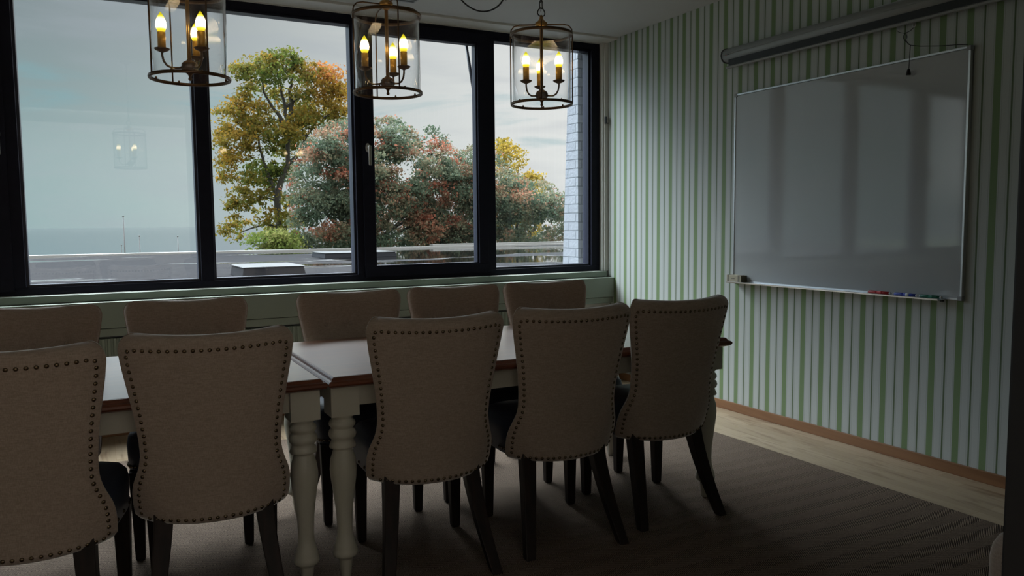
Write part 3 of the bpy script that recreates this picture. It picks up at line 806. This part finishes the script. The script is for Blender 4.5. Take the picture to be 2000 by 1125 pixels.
# low upholstered bench just inside the doorway
bn = empty('upholstered_bench', (2.605, .985, .0112))
q = MB(); hx, hy = .55, .215; lp = []
def rr(i, z, r=.05):
    o_ = []
    for cx_, cy_, a0 in ((hx-i-r, hy-i-r, 0), (-hx+i+r, hy-i-r, 90), (-hx+i+r, -hy+i+r, 180), (hx-i-r, -hy+i+r, 270)):
        for j in range(7): a = R(a0+15*j); o_.append((cx_+r*math.cos(a), cy_+r*math.sin(a), z))
    return o_
for i, z in ((.02, .13), (.0, .14), (.0, .445), (.004, .475), (.014, .499), (.034, .513), (.09, .518)): lp.append(rr(i, z))
q.loft(lp, True).build('upholstery', M['linen'], bn)
for sx_ in (-1, 1):
    for sy_ in (-1, 1):
        MB().loft([[(sx_*.48+a, sy_*.16+b_, 0) for a, b_ in ((-.014, -.014), (.014, -.014), (.014, .014), (-.014, .014))], [(sx_*.48+a, sy_*.16+b_, .135) for a, b_ in ((-.022, -.022), (.022, -.022), (.022, .022), (-.022, .022))]], False).build('leg', M['leg_wood'], bn, bevel=.003)
ns = None
for j in range(34):
    if j < 10: p = (-hx, -hy+.06+(2*hy-.12)*j/9, .445); rot = (0, R(-90), 0)
    else: p = (-hx+.06+(2*hx-.12)*(j-10)/23, hy, .405); rot = (R(-90), 0, 0)
    if ns is None: ns = MB().lathe([(.007, -.001), (.0066, .001), (.005, .003), (.0005, .0046)], n=10).build('nailhead', M['nail'], bn); no = ns
    else: no = ns.copy(); COL.objects.link(no); no.parent = bn
    no.location = p; no.rotation_euler = rot
tag(bn, 'low linen covered seat corner beside the black door jamb', 'bench')

# ------------------------------------------------------------------ lanterns
def make_lantern():
    t = empty('lantern_pendant')          # origin at the bottom ring
    Rr, Hh = .150, .335
    def band(z, r):
        q = MB(); n = 64
        sec = [(r-.005, -.0055), (r+.003, -.0065), (r+.005, 0), (r+.003, .0065), (r-.005, .0055)]
        loops = [[((a)*math.cos(2*PI*j/n), (a)*math.sin(2*PI*j/n), z+b_) for a, b_ in sec] for j in range(n+1)]
        return q.loft(loops, True, False, False)
    bot = band(0, Rr)
    for j in range(8):
        a = 2*PI*j/8+.2; bot.lathe([(.004, -.002), (.0048, .002), (.003, .006), (.0004, .0075)], (Rr-.008)*math.cos(a), (Rr-.008)*math.sin(a), .005, 8)
    bot.build('bottom_ring', M['brass_dark'], t)
    band(Hh, Rr).build('top_ring', M['brass_dark'], t)
    n = 64; g = MB()
    ro, ri = Rr-.0065, Rr-.0095
    g.loft([[(r_*math.cos(2*PI*j/n), r_*math.sin(2*PI*j/n), z) for j in range(n)] for r_, z in ((ro, .006), (ro, Hh+.004), (ri, Hh+.004), (ri, .006), (ro, .006))], True, False, False)
    g.build('glass_cylinder', M['lantern_glass'], t)
    for j in range(4):
        a = PI/2*j; r_ = Rr+.002; cs, sn = math.cos(a), math.sin(a)
        pts = [(r_, 0), (r_, Hh*.5), (r_, Hh+.004), (r_-.004, Hh+.026), (r_-.018, Hh+.042), (r_-.045, Hh+.049), (r_-.09, Hh+.049), (.02, Hh+.049)]
        MB().tube([(p*cs, p*sn, z) for p, z in pts], .0032, 8).build('side_rod', M['brass_dark'], t)
    MB().lathe([(.0078, .02), (.0078, Hh+.045)], n=14).build('stem', M['brass'], t)
    MB().lathe([(.0006, -.032), (.006, -.030), (.0075, -.024), (.005, -.018), (.006, -.012), (.010, -.006), (.022, .004), (.031, .014), (.033, .022), (.029, .028), (.031, .031), (.024, .040), (.012, .047), (.0075, .053), (.0055, .06)], n=28, cz=.022).build('hub', M['brass_dark'], t)
    MB().lathe([(.0055, -.02), (.026, -.006), (.030, 0), (.030, .012), (.022, .018), (.013, .026), (.008, .036), (.0075, .046), (.004, .05)], n=26, cz=Hh+.045).build('cap', M['brass'], t)
    for j in range(3):
        a = 2*PI*j/3; cs, sn = math.cos(a), math.sin(a)
        arm = MB()
        pp = [(.026, .040), (.045, .036), (.068, .034), (.086, .042), (.097, .058), (.101, .078), (.101, .098)]
        arm.tube([(p*cs, p*sn, z) for p, z in pp], .0042, 10)
        ao = arm.build('candle_arm', M['brass_dark'], t)
        cx_, cy_ = .101*cs, .101*sn
        MB().lathe([(.004, .088), (.010, .091), (.024, .097), (.029, .103), (.028, .1045), (.010, .1015), (.006, .101)], cx_, cy_, 0, 24).build('drip_pan', M['brass_dark'], ao)
        MB().lathe([(.0150, .101), (.0150, .166), (.0125, .166), (.0125, .160)], cx_, cy_, 0, 20).build('candle_sleeve', M['sleeve'], ao)
        MB().lathe([(.010, 0), (.0145, .008), (.0192, .022), (.0200, .031), (.0185, .043), (.0140, .057), (.0082, .069), (.0032, .077), (.0004, .080)], cx_, cy_, .163, 20).build('bulb', M['bulb'], ao)
    # loop, chain and cord to the ceiling
    zt = Hh+.093; ct = (CEIL-1.914)/.959
    lp = MB(); lp.tube([(.020*math.sin(a)*(1+.25*math.cos(a)), 0, zt+.016-.020*math.cos(a)) for a in [2*PI*j/24 for j in range(24)]], .0028, 8, closed=True)
    lp.build('hanging_loop', M['iron'], t)
    z = zt+.034; i = 0; lk = None
    while z < ct-.05:
        q = MB(); L, w = .019, .0085
        pts = []
        for j in range(20):
            a = 2*PI*j/20; pts.append((w*math.cos(a), 0, (L-w)*(1 if math.sin(a) >= 0 else -1)+w*math.sin(a)*1.0))
        if lk is None:
            q.tube(pts, .0021, 6, closed=True); lk = q.build('chain_link', M['iron'], t); o = lk
        else:
            o = lk.copy(); COL.objects.link(o); o.parent = t
        o.location = (0, 0, z+L-.002); o.rotation_euler = (0, 0, PI/2*(i % 2))
        z += 2*L-.0075; i += 1
    MB().tube([(.003*math.sin(j*1.7), .004*math.cos(j*1.3), zt+.02+(ct-zt-.03)*j/14) for j in range(15)], .0017, 6).build('flex', M['cord'], t)
    MB().lathe([(.055, 0), (.055, -.008), (.045, -.018), (.02, -.03), (.008, -.045)], n=28, cz=ct).build('ceiling_rose', M['brass_dark'], t)
    return t
lan = make_lantern()
for i, (x, arms, rods, lab) in enumerate(((.359, (195, 297, 74), 26, 'brass and glass candle lantern in front of the left window mullion, top cut off'),
                                    (1.148, (195, 315, 75), 19, 'brass and glass candle lantern in front of the middle mullion with the handle'),
                                    (1.911, (222, 326, 95), 0, 'brass and glass candle lantern nearest the white brick wall, chain showing'))):
    o = lan if i == 0 else copy_tree(lan)
    o.location = (x, 3.26, 1.914); o.scale = (.959,)*3; tag(o, lab, 'lamp', 'candle lanterns over the tables')
    brg = math.degrees(math.atan2(x, 3.26)); q = 0
    for ch in [c for c in COL.objects if c.parent == o]:
        if ch.name.startswith('side_rod'): ch.rotation_euler = (0, 0, R(rods-brg))
        if ch.name.startswith('candle_arm'): ch.rotation_euler = (0, 0, R(arms[q]-120*q-brg)); q += 1

# loose cable looping down from the ceiling
cc = MB(); P = []
a_, b_ = at(887, -12, 5.0), at(983, -12, 5.0)
for j in range(25):
    t = j/24; x = a_.x+(b_.x-a_.x)*t; q = 2*t-1
    P.append((x, 4.98, 2.872-.060+.095*abs(q)**2.0+.03*abs(q)**8))
P = [(P[0][0]-.01, 4.98, CEIL-.001)]+P+[(P[-1][0]+.01, 4.98, CEIL-.001)]
cab = cc.tube(P, .0055, 8).build('loose_cable', M['cord'])
tag(cab, 'black cable sagging in a loop from the ceiling between two lanterns', 'cable')
# slotted ceiling vent
vt = empty('ceiling_vent', (1.98, 5.18, CEIL))
MB().box(-.10, .10, -.14, .14, -.006, 0).build('frame', M['grey_plastic'], vt, bevel=.002)
for j in range(5): MB().box(-.085, .085, -.11+.05*j, -.085+.05*j, -.0075, -.0055).build('slot', M['black'], vt)
tag(vt, 'small black slotted vent on the ceiling behind the middle lantern', 'vent')

# ------------------------------------------------------------------ things on the striped wall
wbd = empty('whiteboard', (XR, 3.30, 0))
bx0, bx1 = -.024, -.002
y0, y1, z0, z1 = 2.473-3.30, 4.130-3.30, .930, 2.229
MB().box(bx0+.003, bx1, y0+.006, y1-.006, z0+.006, z1-.006).build('writing_surface', M['board'], wbd)
fr = MB(); w = .011
fr.box(bx0-.002, bx1, y0, y1, z0, z0+w); fr.box(bx0-.002, bx1, y0, y1, z1-w, z1); fr.box(bx0-.002, bx1, y0, y0+w, z0+w, z1-w); fr.box(bx0-.002, bx1, y1-w, y1, z0+w, z1-w)
fr.build('frame', M['alu'], wbd, bevel=.002)
for ya in (y0, y1):
    for za in (z0, z1):
        s1 = 1 if ya == y0 else -1; s2 = 1 if za == z0 else -1
        MB().box(bx0-.004, bx1, ya-.002*s1, ya+.022*s1, za-.002*s2, za+.022*s2).build('corner_cap', M['grey_plastic'], wbd, bevel=.002)
tr = MB(); tr.loft([[(-.002, y, z0-.002), (-.085, y, z0-.004), (-.090, y, z0+.004), (-.086, y, z0+.006), (-.084, y, z0), (-.002, y, z0+.002)] for y in (y0+.09, y1-.002)], False)
tr.build('pen_tray', M['alu'], wbd)
for ya in (y0+.09, y1-.06): MB().box(-.05, -.03, ya, ya+.012, z0-.012, z0-.003).build('tray_clip', M['black'], wbd)
tag(wbd, 'large white glossy whiteboard with thin aluminium frame on the striped wall', 'whiteboard')
def marker(ya, yb, mt_, lab):
    L = yb-ya; o = empty('marker_pen', (XR-.052, (ya+yb)/2, z0+.0105))
    q = MB(); rot = lambda pr: [[(r_*math.cos(2*PI*j/14), y, r_*math.sin(2*PI*j/14)) for j in range(14)] for r_, y in pr]
    MB().loft(rot([(.0085, -L/2+.008), (.0085, L*.10)])).build('barrel', mt_, o)
    MB().loft(rot([(.0092, L*.10), (.0096, L*.11), (.0092, L*.44), (.008, L*.455)])).build('cap', mt_, o)
    MB().loft(rot([(.0084, L*.455), (.0075, L*.485), (.004, L*.5)])).build('cap_plug', M['white_plastic'], o)
    MB().loft(rot([(.006, -L/2), (.0085, -L/2+.004), (.0085, -L/2+.010)])).build('end_plug', M['white_plastic'], o)
    MB().loft(rot([(.0088, -L*.16), (.0088, -L*.02)])).build('label_band', M['white_plastic'] if mt_ is M['blue'] else mt_, o)
    tag(o, lab, 'marker', 'marker pens on the whiteboard tray')
marker(2.862, 3.012, M['red'], 'red marker pen on the whiteboard tray')
marker(2.700, 2.846, M['blue'], 'blue marker pen on the whiteboard tray')
marker(2.562, 2.690, M['green'], 'dark green marker pen on the whiteboard tray')
er = empty('board_eraser', (XR-.0550, 4.065, z0+.0035))
MB().box(-.0275, .0265, -.075, .062, 0, .048).build('body', M['box_card'], er, bevel=.002)
for y in (-.060, -.050, .040, .050): MB().box(-.0280, .0268, y-.0022, y+.0022, 0, .0485).build('stripe', M['ink'], er)
MB().box(-.024, .026, -.080, -.0745, .002, .046).build('felt_pad', M['felt'], er, bevel=.002)
wr = MB()
for j, (a, h) in enumerate(((-.022, .007), (-.015, .004), (-.009, .005), (-.003, .007), (.003, .004), (.009, .005))): wr.box(-.0281, -.0273, a, a+.004, .022, .022+h)
wr.build('print', M['ink'], er)
tag(er, 'beige box shaped board eraser with dark bands at the whiteboard corner', 'eraser')

# projection screen
ps = empty('projection_screen', (XR, 3.20, 0))
ya, yb = 1.55-3.20, 4.205-3.20
n = 20
sec = [(-.002, 2.545), (-.035, 2.548), (-.066, 2.540), (-.084, 2.522), (-.090, 2.498), (-.084, 2.474), (-.068, 2.458), (-.045, 2.452), (-.002, 2.452)]
MB().loft([[(x, y, z) for x, z in sec] for y in (ya+.01, yb-.012)], True).build('housing', M['screen_case'], ps)
for y in (ya, yb-.012):
    MB().loft([[(-.046+(x+.046)*1.05, y_, 2.499+(z-2.499)*1.08) for x, z in sec] for y_ in (y, y+.012)], False).build('end_cap', M['black'], ps, bevel=.002)
MB().box(-.095, -.088, ya+.02, yb-.02, 2.494, 2.499).build('front_ridge', M['screen_case'], ps)
MB().box(-.074, -.070, ya+.06, yb-.060, 2.417, 2.462).build('screen_cloth', M['black'], ps)
MB().loft([[(x, y, z) for x, z in ((-.084, 2.402), (-.060, 2.402), (-.058, 2.412), (-.066, 2.419), (-.078, 2.419), (-.086, 2.412))] for y in (ya+.03, yb-.045)], False).build('bottom_bar', M['screen_case'], ps, bevel=.002)
lg = MB(); lg.add([(-.0895, yb-.045, 2.488), (-.0895, yb-.058, 2.488), (-.091, yb-.051, 2.506)], [(0, 1, 2)]); lg.build('logo', M['logo_red'], ps)
lt = MB()
for j in range(4): lt.box(-.0912, -.0895, yb-.066-.009*j, yb-.072-.009*j, 2.491, 2.501)
lt.build('logo_print', M['ink'], ps)
for yc in (2.872-3.20, 2.784-3.20):
    MB().tube([(-.048, yc, 2.405), (-.048, yc, 2.39), (-.048, yc-.008, 2.382), (-.048, yc-.016, 2.388), (-.048, yc-.016, 2.404)], .0022, 6).build('pull_hook', M['alu'], ps)
tag(ps, 'grey roll up projection screen case fixed above the whiteboard', 'screen')
pc = empty('pull_cord', (XR-.048, 2.80, 0))
q = MB()
q.tube([(0, .072, 2.380), (0, .055, 2.370), (0, .030, 2.362), (0, .010, 2.365), (0, -.010, 2.372), (0, -.020, 2.380)], .0016, 6)
q.tube([(0, .028, 2.362), (.001, .040, 2.345), (0, .030, 2.325), (0, .016, 2.312), (0, .004, 2.298), (0, -.006, 2.292)], .0019, 6)
q.tube([(0, .022, 2.360), (.001, .016, 2.340), (0, .022, 2.325), (0, .012, 2.308), (0, -.006, 2.292)], .0019, 6)
q.tube([(0, -.006, 2.292), (.001, -.003, 2.22), (0, -.001, 2.165)], .0022, 6)
q.tube([(0, -.006, 2.292), (.006, -.06, 2.276), (.012, -.16, 2.258), (.016, -.25, 2.246), (.020, -.31, 2.236)], .0020, 6)
q.build('cord', M['cord'], pc)
MB().lathe([(.004, .030), (.008, .026), (.012, .004), (.0135, 0), (.011, -.003)], n=18, cz=2.137).build('pull_bell', M['black'], pc)
tag(pc, 'thin black pull cord with bell hanging from the screen over the whiteboard', 'cord')
